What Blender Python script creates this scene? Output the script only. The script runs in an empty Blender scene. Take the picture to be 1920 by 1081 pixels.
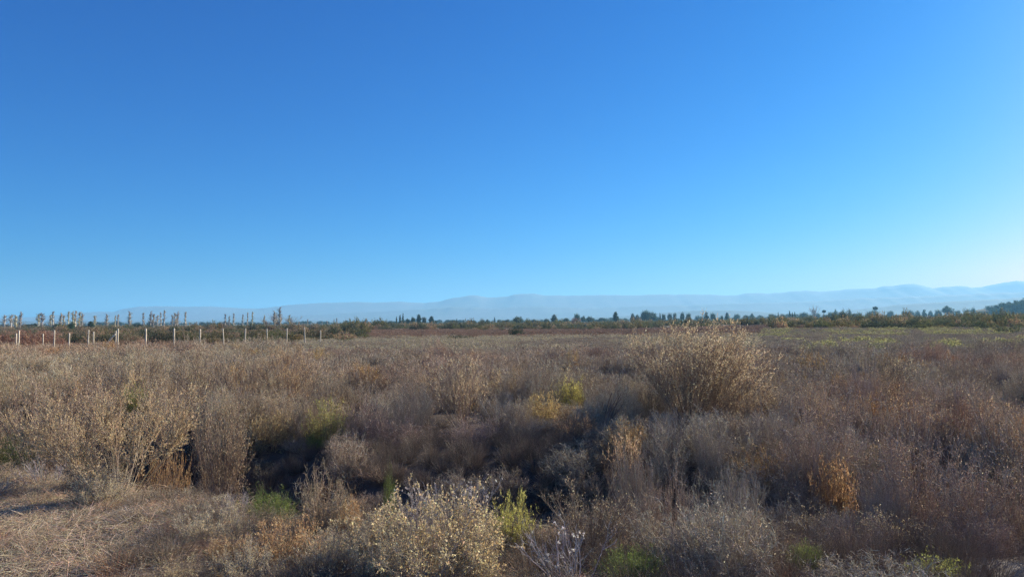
import bpy, math, random
import numpy as np
from mathutils import Vector, noise

# ------------------------------------------------------------------ camera, world, sun
S = bpy.context.scene
C = S.collection
CAMZ = 2.6
F = 1333.0                      # focal length in pixels of the 1920 px wide photograph
PITCH = math.atan((603 - 540.5) / F)
ROLL = math.radians(0.4)
cam_d = bpy.data.cameras.new('camera'); cam = bpy.data.objects.new('camera', cam_d); C.objects.link(cam)
cam_d.sensor_width = 36.0; cam_d.lens = 36.0 * F / 1920.0
cam_d.clip_start = 0.05; cam_d.clip_end = 60000
cam.location = (0, 0, CAMZ)
cam.rotation_euler = (math.pi / 2 + PITCH, 0, 0)
from mathutils import Matrix
Mcam = Matrix.Rotation(math.pi / 2 + PITCH, 3, 'X') @ Matrix.Rotation(-ROLL, 3, 'Z')
cam.rotation_euler = Mcam.to_euler()
S.camera = cam

SUN_AZ, SUN_EL = math.radians(53), math.radians(23)      # azimuth clockwise from the view direction (+Y)
SKYMAP = ((.42, 2.8), (.54, 1.2), (.92, .9))
w = bpy.data.worlds.new('World'); S.world = w; w.use_nodes = True
nt = w.node_tree; nt.nodes.clear()
sky = nt.nodes.new('ShaderNodeTexSky'); sky.sky_type = 'NISHITA'; sky.sun_disc = False
sky.sun_elevation = SUN_EL; sky.sun_rotation = SUN_AZ
sky.altitude = 600; sky.air_density = 1.0; sky.dust_density = 0.6; sky.ozone_density = 4.0
bg = nt.nodes.new('ShaderNodeBackground'); bg.inputs['Strength'].default_value = 0.0705
wo = nt.nodes.new('ShaderNodeOutputWorld')
sp_ = nt.nodes.new('ShaderNodeSeparateColor'); cb_ = nt.nodes.new('ShaderNodeCombineColor')
nt.links.new(sky.outputs[0], sp_.inputs[0])
for i, (gain, power) in enumerate(SKYMAP):              # deep dry-air blue: each channel gain * s ** power
    m1 = nt.nodes.new('ShaderNodeMath'); m1.operation = 'MULTIPLY'; m1.inputs[1].default_value = .14
    m2 = nt.nodes.new('ShaderNodeMath'); m2.operation = 'POWER'; m2.inputs[1].default_value = power
    m3 = nt.nodes.new('ShaderNodeMath'); m3.operation = 'MULTIPLY'; m3.inputs[1].default_value = gain / .14
    nt.links.new(sp_.outputs[i], m1.inputs[0]); nt.links.new(m1.outputs[0], m2.inputs[0]); nt.links.new(m2.outputs[0], m3.inputs[0]); nt.links.new(m3.outputs[0], cb_.inputs[i])
nt.links.new(cb_.outputs[0], bg.inputs['Color']); nt.links.new(bg.outputs[0], wo.inputs['Surface'])
sd = bpy.data.lights.new('sun', 'SUN'); sd.energy = 5.0; sd.angle = math.radians(0.53); sd.color = (1.0, 0.90, 0.74)
so = bpy.data.objects.new('sun', sd); C.objects.link(so)
sdir = Vector((math.sin(SUN_AZ) * math.cos(SUN_EL), math.cos(SUN_AZ) * math.cos(SUN_EL), math.sin(SUN_EL)))
so.rotation_euler = sdir.to_track_quat('Z', 'Y').to_euler(); so.location = (30, 20, 40)
S.view_settings.view_transform = 'Standard'; S.view_settings.look = 'None'
S.view_settings.exposure = 1.0; S.view_settings.gamma = 1.0
S.render.engine = 'CYCLES'
S.cycles.use_denoising = True; S.cycles.denoising_prefilter = 'NONE'
S.cycles.max_bounces = 5; S.cycles.diffuse_bounces = 2; S.cycles.transmission_bounces = 2
S.cycles.transparent_max_bounces = 4; S.cycles.volume_bounces = 1
HAZE = 1.35e-4; HAZE_COL = (.29, .68, 1.0, 1); HAZE_G = .18

# ------------------------------------------------------------------ helpers
FWD = Mcam @ Vector((0, 0, -1)); RGT = Mcam @ Vector((1, 0, 0)); UPV = Mcam @ Vector((0, 1, 0))
def at(px, py, Y):
    """the point seen at pixel px, py of the photograph whose depth (y) is Y metres"""
    d = FWD + RGT * ((px - 960) / F) + UPV * ((540.5 - py) / F)
    t = Y / d.y
    return d.x * t, Y, CAMZ + d.z * t

def sm(a, b, x):
    t = np.clip((x - a) / (b - a), 0, 1); return t * t * (3 - 2 * t)

def bank_edge(x):
    return 8.0 + 0.6 * np.clip(-(x + 2.5), 0, 14) - 0.15 * np.clip(x, 0, 5)

def H(x, y):
    """height of the ground"""
    x = np.asarray(x, float); y = np.asarray(y, float)
    e = y - bank_edge(x)
    bank = 0.25 * (1 - sm(-0.3, 1.5, e))
    ditch = -(1.10 - .65 * sm(0, 4, x)) * np.exp(-((e - 3.1) / 1.9) ** 2)
    un = 0.03 * np.sin(x * 0.7 + y * 0.4) + 0.05 * np.sin(x * 0.35 - y * 0.5 + 1.3) + 0.015 * np.sin(x * 3.1 + 1.7 * y)
    un = un * sm(2, 6, y) + 0.015 * np.sin(5.1 * x + 3 * y) * np.sin(4.3 * y - x)
    far = 0.4 * np.sin(x * 0.021 + 0.6) * np.sin(y * 0.017) * sm(60, 200, y)
    az = x / np.maximum(y, 30)
    rise = sm(90, 320, y) * sm(0.10, 0.45, az) * 1.5
    return bank + ditch + un + far + rise

def Hs(x, y): return float(H(x, y))

MATS = {}
def mat(name, rough=0.85, leafy=0.0, noise_scale=0.0, noise_amt=0.0):
    m = bpy.data.materials.new(name); m.use_nodes = True; n = m.node_tree; n.nodes.clear(); L = n.links.new
    out = n.nodes.new('ShaderNodeOutputMaterial')
    col = n.nodes.new('ShaderNodeAttribute'); col.attribute_name = 'Col'
    tin = n.nodes.new('ShaderNodeAttribute'); tin.attribute_name = 'tint'; tin.attribute_type = 'INSTANCER'
    mx = n.nodes.new('ShaderNodeMix'); mx.data_type = 'RGBA'; mx.blend_type = 'MULTIPLY'; mx.inputs[0].default_value = 1
    L(col.outputs['Color'], mx.inputs[6]); L(tin.outputs['Color'], mx.inputs[7])
    c = mx.outputs[2]
    d = n.nodes.new('ShaderNodeBsdfDiffuse'); d.inputs['Roughness'].default_value = 0.6; L(c, d.inputs['Color'])
    sh = d.outputs[0]
    if leafy:
        t = n.nodes.new('ShaderNodeBsdfTranslucent'); L(c, t.inputs['Color'])
        a = n.nodes.new('ShaderNodeMixShader'); a.inputs[0].default_value = leafy
        L(sh, a.inputs[1]); L(t.outputs[0], a.inputs[2]); sh = a.outputs[0]
    g = n.nodes.new('ShaderNodeBsdfGlossy'); g.inputs['Roughness'].default_value = 0.5
    g.inputs['Color'].default_value = (1, 1, 1, 1)
    a = n.nodes.new('ShaderNodeMixShader'); a.inputs[0].default_value = 0.025
    L(sh, a.inputs[1]); L(g.outputs[0], a.inputs[2]); sh = a.outputs[0]
    L(sh, out.inputs['Surface']); MATS[name] = m
    return m
M_TWIG = mat('dry twigs'); M_LEAF = mat('dry leaves', leafy=0.48); M_GREEN = mat('green leaves', leafy=0.3)

class G:
    """collects quads with colours and material slots"""
    def __init__(s): s.v = []; s.q = []; s.c = []; s.m = []; s.n = 0
    def add(s, v, q, c, m=0):
        v = np.asarray(v, float).reshape(-1, 3); q = np.asarray(q).reshape(-1, 4)
        c = np.broadcast_to(np.asarray(c, float), (len(v), 3))
        s.v.append(v); s.q.append(q + s.n); s.c.append(c); s.m.append(np.full(len(q), m, np.int32)); s.n += len(v)
    def join(s, o, m=0):
        if o.n: s.add(np.concatenate(o.v), np.concatenate(o.q), np.concatenate(o.c), m)
    def mesh(s, name, mats, smooth=False):
        v = np.concatenate(s.v); q = np.concatenate(s.q); c = np.concatenate(s.c); mi = np.concatenate(s.m)
        me = bpy.data.meshes.new(name)
        me.vertices.add(len(v)); me.vertices.foreach_set('co', v.astype(np.float32).ravel())
        me.loops.add(q.size); me.loops.foreach_set('vertex_index', q.astype(np.int32).ravel())
        me.polygons.add(len(q)); me.polygons.foreach_set('loop_start', np.arange(0, q.size, 4, dtype=np.int32))
        me.polygons.foreach_set('loop_total', np.full(len(q), 4, np.int32))
        me.polygons.foreach_set('material_index', mi)
        if smooth: me.polygons.foreach_set('use_smooth', np.ones(len(q), bool))
        a = me.color_attributes.new('Col', 'FLOAT_COLOR', 'POINT')
        a.data.foreach_set('color', np.c_[c, np.ones(len(c))].astype(np.float32).ravel())
        me.update()
        for m in mats: me.materials.append(m)
        return me

def nrm(a): return a / np.maximum(np.linalg.norm(a, axis=-1, keepdims=True), 1e-9)

def tubes(g, P, r0, r1, col, m=0, rng=None, k=3):
    """P (N, K, 3) polylines; tapered k-sided tubes"""
    N, K, _ = P.shape
    if N == 0: return
    T = np.gradient(P, axis=1); T = nrm(T)
    ref = np.where(np.abs(T[:, :1, 2:3]) > 0.9, np.array([[[1., 0, 0]]]), np.array([[[0, 0, 1.]]]))
    A = nrm(np.cross(T, np.broadcast_to(ref, T.shape))); B = np.cross(T, A)
    r0 = np.broadcast_to(np.asarray(r0, float), (N,)); r1 = np.broadcast_to(np.asarray(r1, float), (N,))
    t = np.linspace(0, 1, K)[None]; R = (r0[:, None] * (1 - t) + r1[:, None] * t)[..., None]
    ph = (rng.random(N) * 6.28 if rng is not None else np.zeros(N))[:, None, None]
    V = np.stack([P + R * (np.cos(ph + 2 * math.pi * j / k) * A + np.sin(ph + 2 * math.pi * j / k) * B) for j in range(k)], 2)  # N,K,k,3
    idx = np.arange(N * K * k).reshape(N, K, k)
    q = [np.stack([idx[:, :-1, j], idx[:, :-1, (j + 1) % k], idx[:, 1:, (j + 1) % k], idx[:, 1:, j]], -1).reshape(-1, 4) for j in range(k)]
    col = np.asarray(col, float)
    if col.ndim == 2: col = np.repeat(col, K * k, 0)
    g.add(V.reshape(-1, 3), np.concatenate(q), col, m)

def leaves(g, P, D, L, W, col, rng, m=0, fold=0.25):
    """diamond leaves at P pointing along D"""
    N = len(P)
    if N == 0: return
    D = nrm(D); U = nrm(rng.normal(size=(N, 3))); A = nrm(np.cross(D, U)); B = np.cross(D, A)
    sz = np.clip(rng.lognormal(-.1, .34, N), .3, 1.8); L = (np.broadcast_to(L, (N,)) * sz)[:, None]; W = (np.broadcast_to(W, (N,)) * sz * rng.uniform(.8, 1.2, N))[:, None]
    V = np.stack([P, P + D * L * .5 + A * W * .5 + B * W * fold, P + D * L, P + D * L * .5 - A * W * .5 + B * W * fold], 1)
    col = np.asarray(col, float)
    if col.ndim == 2: col = np.repeat(col, 4, 0)
    g.add(V.reshape(-1, 3), np.arange(N * 4).reshape(N, 4), col, m)

def vary(rng, n, c, amt=.15, hue=.06):
    c = np.asarray(c, float)
    return np.clip(c * (1 + rng.normal(0, amt, (n, 1))) * (1 + rng.normal(0, hue, (n, 3))), .01, .95)

def mixcols(rng, n, cols, amt=.15, hue=.05):
    cols = np.asarray(cols, float); return vary(rng, n, cols[rng.integers(0, len(cols), n)], amt, hue)

def path(rng, P0, D, L, K, up=0., wob=.15):
    """curved polylines from P0 along D with length L"""
    N = len(P0); pts = [P0]; d = nrm(D); L = np.broadcast_to(L, (N,))
    for i in range(K - 1):
        d = nrm(d + np.array([0, 0, up / (K - 1)]) + rng.normal(0, wob, (N, 3)))
        pts.append(pts[-1] + d * (L / (K - 1))[:, None])
    return np.stack(pts, 1)

def sprout(rng, P, m, t0, t1, L, spread, K, up=0., wob=.15, taper=.5):
    """m children on each polyline of P"""
    N, KK, _ = P.shape
    t = rng.uniform(t0, t1, N * m); par = np.repeat(np.arange(N), m)
    f = t * (KK - 1); i = np.minimum(f.astype(int), KK - 2); fr = (f - i)[:, None]
    p = P[par, i] * (1 - fr) + P[par, i + 1] * fr
    d = nrm(P[par, i + 1] - P[par, i])
    d = nrm(d + nrm(rng.normal(size=d.shape)) * spread)
    LL = L * rng.uniform(.6, 1.25, len(t)) * (1 - taper * t)
    return path(rng, p, d, LL, K, up, wob)

def stems(rng, n, L, lean, base_r, K, up=.0, wob=.08, minlean=0., lv=(.75, 1.1)):
    a = rng.random(n) * 2 * math.pi; th = minlean + (lean - minlean) * np.sqrt(rng.random(n))
    D = np.stack([np.sin(th) * np.cos(a), np.sin(th) * np.sin(a), np.cos(th)], -1)
    r = base_r * np.sqrt(rng.random(n))
    P0 = np.stack([r * np.cos(a), r * np.sin(a), np.full(n, -.04)], -1)
    return path(rng, P0, D, L * rng.uniform(*lv, n), K, up, wob)

def ends(P, rng, n, t0=.3):
    """n random places on polylines P: position, direction"""
    N, K, _ = P.shape; wt = rng.exponential(1, N) ** .8; k = rng.choice(N, n, p=wt / wt.sum()); t = rng.uniform(t0, 1, n) * (K - 1)
    i = np.minimum(t.astype(int), K - 2); f = (t - i)[:, None]
    return P[k, i] * (1 - f) + P[k, i + 1] * f, nrm(P[k, i + 1] - P[k, i])

# ---- kinds of plant; each returns (wood, foliage), unit size about 1 m high
GREY = [(.43, .36, .29), (.54, .47, .39), (.32, .25, .19), (.46, .36, .28)]
PALEC = [(.60, .52, .43), (.52, .42, .33), (.66, .59, .50), (.44, .34, .27)]
MAUVE = [(.40, .31, .25), (.48, .38, .32), (.31, .23, .18)]
def dry_brush(seed, dens=1.0, r=.0036, cols=GREY, leafc=((.50, .41, .31), (.42, .32, .24), (.58, .50, .39)), lean=1.35, nleaf=1800):
    rng = np.random.default_rng(seed); w = G(); f = G()
    A = stems(rng, int(28 * dens), 1.0, lean, .22, 7, up=.25, wob=.16)
    B = sprout(rng, A, 7, .2, .98, .46, 1.0, 5, up=.15, wob=.24)
    Cc = sprout(rng, B, 8, .15, 1., .17, 1.3, 3, up=.10, wob=.3, taper=.2)
    tubes(w, A, r * 1.9, r * .9, mixcols(rng, len(A), cols), rng=rng)
    tubes(w, B, r * 1.1, r * .6, mixcols(rng, len(B), cols), rng=rng)
    tubes(w, Cc, r * .75, r * .45, mixcols(rng, len(Cc), list(cols) + (PALEC if cols is GREY else []), .25), rng=rng)
    I = stems(rng, int(90 * dens), .62, 1.3, .45, 5, up=.1, wob=.35); I2 = sprout(rng, I, 6, .2, 1., .22, 1.2, 3, up=.1, wob=.3)
    tubes(w, I, r * 1.2, r * .7, mixcols(rng, len(I), cols), rng=rng); tubes(w, I2, r * .8, r * .6, mixcols(rng, len(I2), cols), rng=rng)
    n = int(nleaf * dens); p, d = ends(Cc, rng, n, .2)
    leaves(f, p, d + rng.normal(0, .6, d.shape), r * 4.2, r * 2.4, mixcols(rng, n, leafc, .35), rng)
    return w, f

def tan_shrub(seed, nst=34, lean=.75, r=.004, leaf=.020, nleaf=5200, wood=((.30, .22, .17), (.38, .30, .24), (.22, .15, .11)),
              leafc=((.70, .57, .37), (.62, .47, .28), (.76, .66, .48), (.50, .36, .21)), up=.3, t0=.35, base=.08, sub=8, lv=(.75, 1.1)):
    rng = np.random.default_rng(seed); w = G(); f = G()
    A = stems(rng, nst, 1.0, lean, base, 7, up=up, wob=.07, lv=lv)
    B = sprout(rng, A, 8, t0, .97, .42, .55, 4, up=.3, wob=.14)
    Cc = sprout(rng, B, sub, .2, 1., .16, .8, 3, up=.2, wob=.2, taper=.3)
    tubes(w, A, r * 2.4, r * .8, mixcols(rng, len(A), wood), rng=rng, k=4)
    tubes(w, B, r * .9, r * .5, mixcols(rng, len(B), wood), rng=rng)
    tubes(w, Cc, r * .6, r * .35, mixcols(rng, len(Cc), wood), rng=rng)
    p, d = ends(Cc, rng, nleaf, .3)
    leaves(f, p, d + rng.normal(0, .7, d.shape), leaf, leaf * .6, mixcols(rng, nleaf, leafc, .18), rng)
    return w, f

def fine_shrub(seed, cols, wood, nst=60, lean=1.0, r=.0026, leaf=.028, nleaf=14000, up=.5, lw=.42):
    """rounded bush of fine upright needles"""
    rng = np.random.default_rng(seed); w = G(); f = G()
    A = stems(rng, nst, .8, lean * 1.4, .30, 6, up=up * .5, wob=.14)
    B = sprout(rng, A, 7, .15, 1., .30, 1.1, 4, up=.25, wob=.2, taper=.2)
    Cc = sprout(rng, B, 5, .2, 1., .12, 1.1, 3, up=.3, wob=.2, taper=.1)
    tubes(w, A, r * 1.4, r * .7, mixcols(rng, len(A), wood), rng=rng)
    tubes(w, B, r * .7, r * .4, mixcols(rng, len(B), wood), rng=rng)
    tubes(f, Cc, r * .6, r * .4, mixcols(rng, len(Cc), cols, .2), rng=rng)
    p, d = ends(Cc, rng, nleaf, .1)
    leaves(f, p, d + rng.normal(0, .5, d.shape) + np.array([0, 0, .15]), leaf, leaf * lw, mixcols(rng, nleaf, cols, .26), rng)
    return w, f

def stick_bush(seed, nst=16, lean=.6, r=.0045, fluff=260, sub=6, fl=.022, cols=((.42, .36, .33), (.52, .47, .44), (.34, .28, .26)), flc=((.78, .74, .68), (.70, .64, .56))):
    """bare branching sticks with pale fluffy seed heads at the tips"""
    rng = np.random.default_rng(seed); w = G(); f = G()
    A = stems(rng, nst, .95, lean, .10, 7, up=.35, wob=.13)
    B = sprout(rng, A, sub, .35, .97, .42, .75, 5, up=.5, wob=.2)
    Cc = sprout(rng, B, 3, .4, 1., .15, .8, 3, up=.3, wob=.25)
    tubes(w, A, r * 1.8, r * .8, mixcols(rng, len(A), cols), rng=rng, k=5)
    tubes(w, B, r * .8, r * .5, mixcols(rng, len(B), cols), rng=rng, k=4)
    tubes(w, Cc, r * .5, r * .35, mixcols(rng, len(Cc), cols), rng=rng)
    tips = np.concatenate([B[:, -1], Cc[:, -1]]); tips = tips[rng.permutation(len(tips))[:max(1, fluff // 9)]]
    p = np.repeat(tips, 9, 0) if fluff else tips[:0]
    if len(p): leaves(f, p + rng.normal(0, fl * .25, p.shape), rng.normal(size=p.shape), fl, fl * .7, mixcols(rng, len(p), flc, .1), rng)
    return w, f

def tuft(seed, cols, n=500, L=1., lean=.7, r=.004, up=-.2, K=5):
    """grassy tuft of arching blades"""
    rng = np.random.default_rng(seed); f = G()
    A = stems(rng, n, L, lean, .14, K, up=up, wob=.08)
    tubes(f, A, r, r * .3, mixcols(rng, n, cols, .2), rng=rng)
    return G(), f

# ---- trees, unit height 1
def poplar(seed, spread=.16, dens=1.0, col=((.58, .53, .44), (.68, .63, .54), (.46, .42, .35)), r=.0035):
    rng = np.random.default_rng(seed); w = G(); f = G()
    T = path(rng, np.array([[0, 0, -.01]]), np.array([[0, 0, 1.]]), .97, 10, up=.5, wob=.006)
    A = sprout(rng, T, int(46 * dens), .04, .97, .25, spread * 2.2, 5, up=.9, wob=.06, taper=.82)
    B = sprout(rng, A, 4, .2, 1., .09, .5, 3, up=.6, wob=.15)
    tubes(w, T, .016, .004, mixcols(rng, 1, col), k=6)
    tubes(f, A, r * 1.2, r * .6, mixcols(rng, len(A), col), rng=rng)
    tubes(f, B, r * .7, r * .5, mixcols(rng, len(B), col), rng=rng)
    return w, f

def bare_round(seed, col=((.46, .38, .32), (.55, .47, .39)), r=.003):
    rng = np.random.default_rng(seed); w = G(); f = G()
    T = path(rng, np.array([[0, 0, -.01]]), np.array([[0, 0, 1.]]), .3, 4, wob=.03)
    A0 = sprout(rng, T, 16, .5, 1., .62, .6, 6, up=.5, wob=.1, taper=0)
    A = sprout(rng, A0, 7, .2, 1., .34, .6, 4, up=.3, wob=.12, taper=.3)
    B = sprout(rng, A, 5, .2, 1., .12, .7, 3, up=.1, wob=.15)
    tubes(w, T, .03, .022, mixcols(rng, 1, col), k=6)
    tubes(f, A0, .011, .004, mixcols(rng, len(A0), col), rng=rng, k=4)
    tubes(f, A, r, r * .6, mixcols(rng, len(A), col), rng=rng)
    tubes(f, B, r * .7, r * .5, mixcols(rng, len(B), col), rng=rng)
    return w, f

def green_tree(seed, blobs, cols=((.050, .075, .035), (.075, .100, .050), (.035, .055, .030)), trunk=.35, tr=.022, leaf=.035, n=4200, wood=((.16, .12, .09),)):
    """evergreen: blobs = [(x, z, rx, rz), ...] in tree heights"""
    rng = np.random.default_rng(seed); w = G(); f = G()
    T = path(rng, np.array([[0, 0, -.01]]), np.array([[0, 0, 1.]]), trunk + .2, 5, wob=.04)
    tubes(w, T, tr, tr * .5, mixcols(rng, 1, wood), k=6)
    vol = np.array([b[2] * b[2] * b[3] for b in blobs]); vol /= vol.sum()
    for (bx, bz, rx, rz), v in zip(blobs, vol):
        by = rng.uniform(-.5, .5) * rx
        L = path(rng, T[:, 3] , np.array([[bx, by, bz - T[0, 3, 2]]]) , np.linalg.norm([bx, by, bz - T[0, 3, 2]]), 4, wob=.05)
        tubes(w, L, tr * .5, tr * .15, mixcols(rng, 1, wood), k=4)
        nc = max(6, int(70 * v ** .6)); c = nrm(rng.normal(size=(nc, 3))) * rng.uniform(.45, 1.05, (nc, 1)) ** .7 * np.array([rx, rx, rz]) + np.array([bx, by, bz])
        m = int(n * v / nc) + 4
        p = np.repeat(c, m, 0) + rng.normal(0, .23 * min(rx, rz), (nc * m, 3))
        cc = np.repeat(mixcols(rng, nc, cols, .25), m, 0) * (1 + rng.normal(0, .15, (nc * m, 1)))
        leaves(f, p, rng.normal(size=p.shape) + np.array([0, 0, .3]), leaf, leaf * .6, np.clip(cc, .01, 1), rng)
    return w, f
# ------------------------------------------------------------------ ground, mountains, haze
NOI = lambda x, y, s, z=0.: noise.noise(Vector((x / s, y / s, z)))      # about -0.7 .. 0.7
def pxof(x, y): return 960 + F * x / max(y, .1)

def patch_mat(name, rough, cols, scales, bump=0.):
    """'Col' of the mesh times noise of several sizes, in metres"""
    m = bpy.data.materials.new(name); m.use_nodes = True; n = m.node_tree; n.nodes.clear(); L = n.links.new
    out = n.nodes.new('ShaderNodeOutputMaterial'); b = n.nodes.new('ShaderNodeBsdfPrincipled')
    b.inputs['Roughness'].default_value = rough; b.inputs['Specular IOR Level'].default_value = .15
    geo = n.nodes.new('ShaderNodeNewGeometry'); col = n.nodes.new('ShaderNodeAttribute'); col.attribute_name = 'Col'
    c = col.outputs['Color']
    for (s, lo, hi, cc) in scales:
        no = n.nodes.new('ShaderNodeTexNoise'); no.inputs['Scale'].default_value = 1 / s; no.inputs['Detail'].default_value = 5
        no.inputs['Roughness'].default_value = .65; L(geo.outputs['Position'], no.inputs['Vector'])
        mr = n.nodes.new('ShaderNodeMapRange'); mr.inputs['From Min'].default_value = lo; mr.inputs['From Max'].default_value = hi
        L(no.outputs[0], mr.inputs['Value'])
        mx = n.nodes.new('ShaderNodeMix'); mx.data_type = 'RGBA'; mx.blend_type = 'MULTIPLY'; L(mr.outputs[0], mx.inputs[0])
        L(c, mx.inputs[6]); mx.inputs[7].default_value = (*cc, 1); c = mx.outputs[2]
    L(c, b.inputs['Base Color'])
    if bump:
        no = n.nodes.new('ShaderNodeTexNoise'); no.inputs['Scale'].default_value = 1 / bump; no.inputs['Detail'].default_value = 6
        L(geo.outputs['Position'], no.inputs['Vector']); bp = n.nodes.new('ShaderNodeBump'); bp.inputs['Strength'].default_value = .6
        bp.inputs['Distance'].default_value = bump * .4; L(no.outputs[0], bp.inputs['Height']); L(bp.outputs[0], b.inputs['Normal'])
    L(b.outputs[0], out.inputs['Surface']); return m

def link(name, me, parent=None, **props):
    o = bpy.data.objects.new(name, me); C.objects.link(o); o.parent = parent
    for k, v in props.items(): o[k] = v
    return o

def grid_mesh(name, V, cols, m, smooth=True):
    """V (A, B, 3) grid of points"""
    a, b, _ = V.shape; idx = np.arange(a * b).reshape(a, b); g = G()
    q = np.stack([idx[:-1, :-1], idx[1:, :-1], idx[1:, 1:], idx[:-1, 1:]], -1).reshape(-1, 4)
    g.add(V.reshape(-1, 3), q, cols.reshape(-1, 3)); return g.mesh(name, [m], smooth)

# ground: one polar sheet around the camera, 16 km in radius
rr = np.concatenate([[0.], np.geomspace(.6, 16000, 460)]); aa = np.linspace(0, 2 * math.pi, 721)
GX = rr[None] * np.sin(aa)[:, None]; GY = rr[None] * np.cos(aa)[:, None]
GZ = H(GX, GY)
gc = np.zeros(GX.shape + (3,)); gc[:] = (.36, .31, .25)                       # dry silt
PX = 960 + F * GX / np.maximum(GY, .1)
def paint(mask, c):
    global gc; gc = gc * (1 - mask[..., None]) + np.array(c) * mask[..., None]
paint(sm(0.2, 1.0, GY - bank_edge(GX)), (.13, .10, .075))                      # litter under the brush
paint(sm(55, 75, GY), (.27, .20, .15))
paint(sm(120, 150, GY) * (1 - sm(250, 290, GY)), (.27, .18, .125))             # reddish low cover
paint(sm(280, 420, GY), (.17, .15, .09))
paint(sm(105, 118, GY) * (1 - sm(160, 175, GY)) * sm(605, 620, PX) * (1 - sm(660, 680, PX)), (.55, .49, .41))   # pale soil
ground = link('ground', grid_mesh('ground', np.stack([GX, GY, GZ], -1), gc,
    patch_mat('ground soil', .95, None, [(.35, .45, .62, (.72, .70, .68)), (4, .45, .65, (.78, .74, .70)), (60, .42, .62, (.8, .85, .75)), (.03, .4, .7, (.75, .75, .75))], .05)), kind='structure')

def interp_px(tab, px): return np.interp(px, [t[0] for t in tab], [t[1] for t in tab])
def horizon_py(px): return 603 - (px - 960) * math.tan(ROLL)
RIDGE = [(-900, 588), (-400, 596), (-100, 598), (60, 594), (150, 586), (185, 584), (215, 584), (230, 579), (262, 574.5), (300, 573.5), (340, 575), (395, 574), (440, 577), (480, 578.5), (515, 575), (540, 571.5), (600, 567.5), (640, 566.5), (670, 565.5), (700, 567), (725, 566), (750, 565),
    (775, 567), (800, 567.5), (820, 565), (840, 560.5), (860, 557), (878, 553.5), (893, 553.5), (915, 557), (930, 557.5), (950, 555.5), (965, 551.5), (980, 550), (1000, 550.5), (1020, 553), (1060, 554), (1100, 553), (1130, 552.5), (1180, 553.5), (1220, 552), (1290, 551.5), (1340, 552.5), (1362, 554), (1385, 552.5), (1400, 550),
    (1420, 549), (1440, 550), (1480, 547), (1512, 544), (1530, 546), (1550, 546), (1580, 543), (1600, 541.5), (1640, 540), (1658, 536), (1675, 536), (1692, 533), (1717, 532), (1728, 535), (1745, 538.5), (1752, 540), (1765, 538), (1780, 537.5), (1795, 535.5), (1808, 536), (1822, 539), (1840, 538), (1855, 534.5), (1880, 530), (1905, 526.5), (1930, 527), (2000, 533), (2150, 538), (2400, 545), (2900, 560)]
FOOT = [(-900, 601), (500, 602), (900, 600), (1150, 594), (1240, 586.5), (1300, 582.5), (1365, 581.5), (1420, 584), (1480, 588), (1540, 586), (1580, 583), (1630, 577.5), (1690, 571), (1760, 566.5), (1840, 562), (1880, 560.5), (1930, 557), (2050, 552), (2300, 560), (2900, 575)]
def range_mesh(name, tab, D, depth, seed, col, rough):
    us = np.arange(-900, 2900, 5.); R = []
    for px in us:
        py = float(interp_px(tab, px))
        jag = rough * (noise.noise(Vector((px / 22, seed, 0))) + .5 * noise.noise(Vector((px / 8, seed, 5))))
        x, y, z = at(px, py + jag, D); z = max(z, 8)
        zs = max(at(px, float(np.mean([interp_px(tab, px + o) for o in range(-240, 241, 20)])), D)[2], 8)
        pr = []
        for k in range(25):
            s = (k / 16 - 1) if k <= 16 else (k - 16) / 8          # -1 front foot, 0 ridge, 1 back foot
            yy = D + s * depth; xx = x * (1 + s * depth / D * .25)
            h = 1 - abs(s) ** .85
            sp = abs(noise.noise(Vector((px / 45, s * 1.2 + seed, 1.)))) + .5 * abs(noise.noise(Vector((px / 18, s * 2.2, seed))))
            h *= 1 - .06 * min(1, abs(s) * 2.2) * (1 - abs(s)) * 1.6 * min(1, sp * 1.6)
            pr.append((xx, yy, ((z + 3) * (1 - min(1, abs(s) * 2.5)) + (zs + 3) * min(1, abs(s) * 2.5)) * max(h, 0) - 3))
        R.append(pr)
    V = np.array(R); c = np.broadcast_to(np.array(col), V.shape)
    return link(name, grid_mesh(name, V, c, patch_mat(name + ' rock', .95, None, [(700, .40, .65, (.85, .9, .85)), (60, .4, .7, (.9, .9, .9))])), kind='structure')
range_mesh('mountains', RIDGE, 8000, 1800, 3., (.27, .28, .30), 1.0)
MIDR = [(-900, 603), (100, 606), (560, 592), (700, 584), (800, 579), (860, 575), (930, 578), (1000, 574), (1100, 578), (1200, 574), (1300, 572), (1400, 568), (1500, 566), (1600, 560), (1700, 556), (1800, 552), (1920, 547), (2200, 545), (2900, 570)]
range_mesh('near_mountains', MIDR, 6400, 1200, 5., (.24, .26, .27), 1.5)
range_mesh('foothills', FOOT, 4600, 900, 9., (.17, .18, .17), .8)

# air: one closed box of thin even haze
hz = bpy.data.materials.new('haze'); hz.use_nodes = True; n = hz.node_tree; n.nodes.clear()
ho = n.nodes.new('ShaderNodeOutputMaterial'); hv = n.nodes.new('ShaderNodeVolumePrincipled')
hv.inputs['Color'].default_value = HAZE_COL; hv.inputs['Density'].default_value = HAZE; hv.inputs['Anisotropy'].default_value = HAZE_G
n.links.new(hv.outputs[0], ho.inputs['Volume'])
zt = float(max(np.max([v.co.z for v in bpy.data.objects['mountains'].data.vertices]), 60)) + 15
X0, X1, Y0, Y1, Z0, Z1 = -16300, 16300, -16300, 16300, -8, zt
g = G(); g.add([(X0, Y0, Z0), (X1, Y0, Z0), (X1, Y1, Z0), (X0, Y1, Z0), (X0, Y0, Z1), (X1, Y0, Z1), (X1, Y1, Z1), (X0, Y1, Z1)],
    [(0, 3, 2, 1), (4, 5, 6, 7), (0, 1, 5, 4), (1, 2, 6, 5), (2, 3, 7, 6), (3, 0, 4, 7)], (1, 1, 1))
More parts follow.
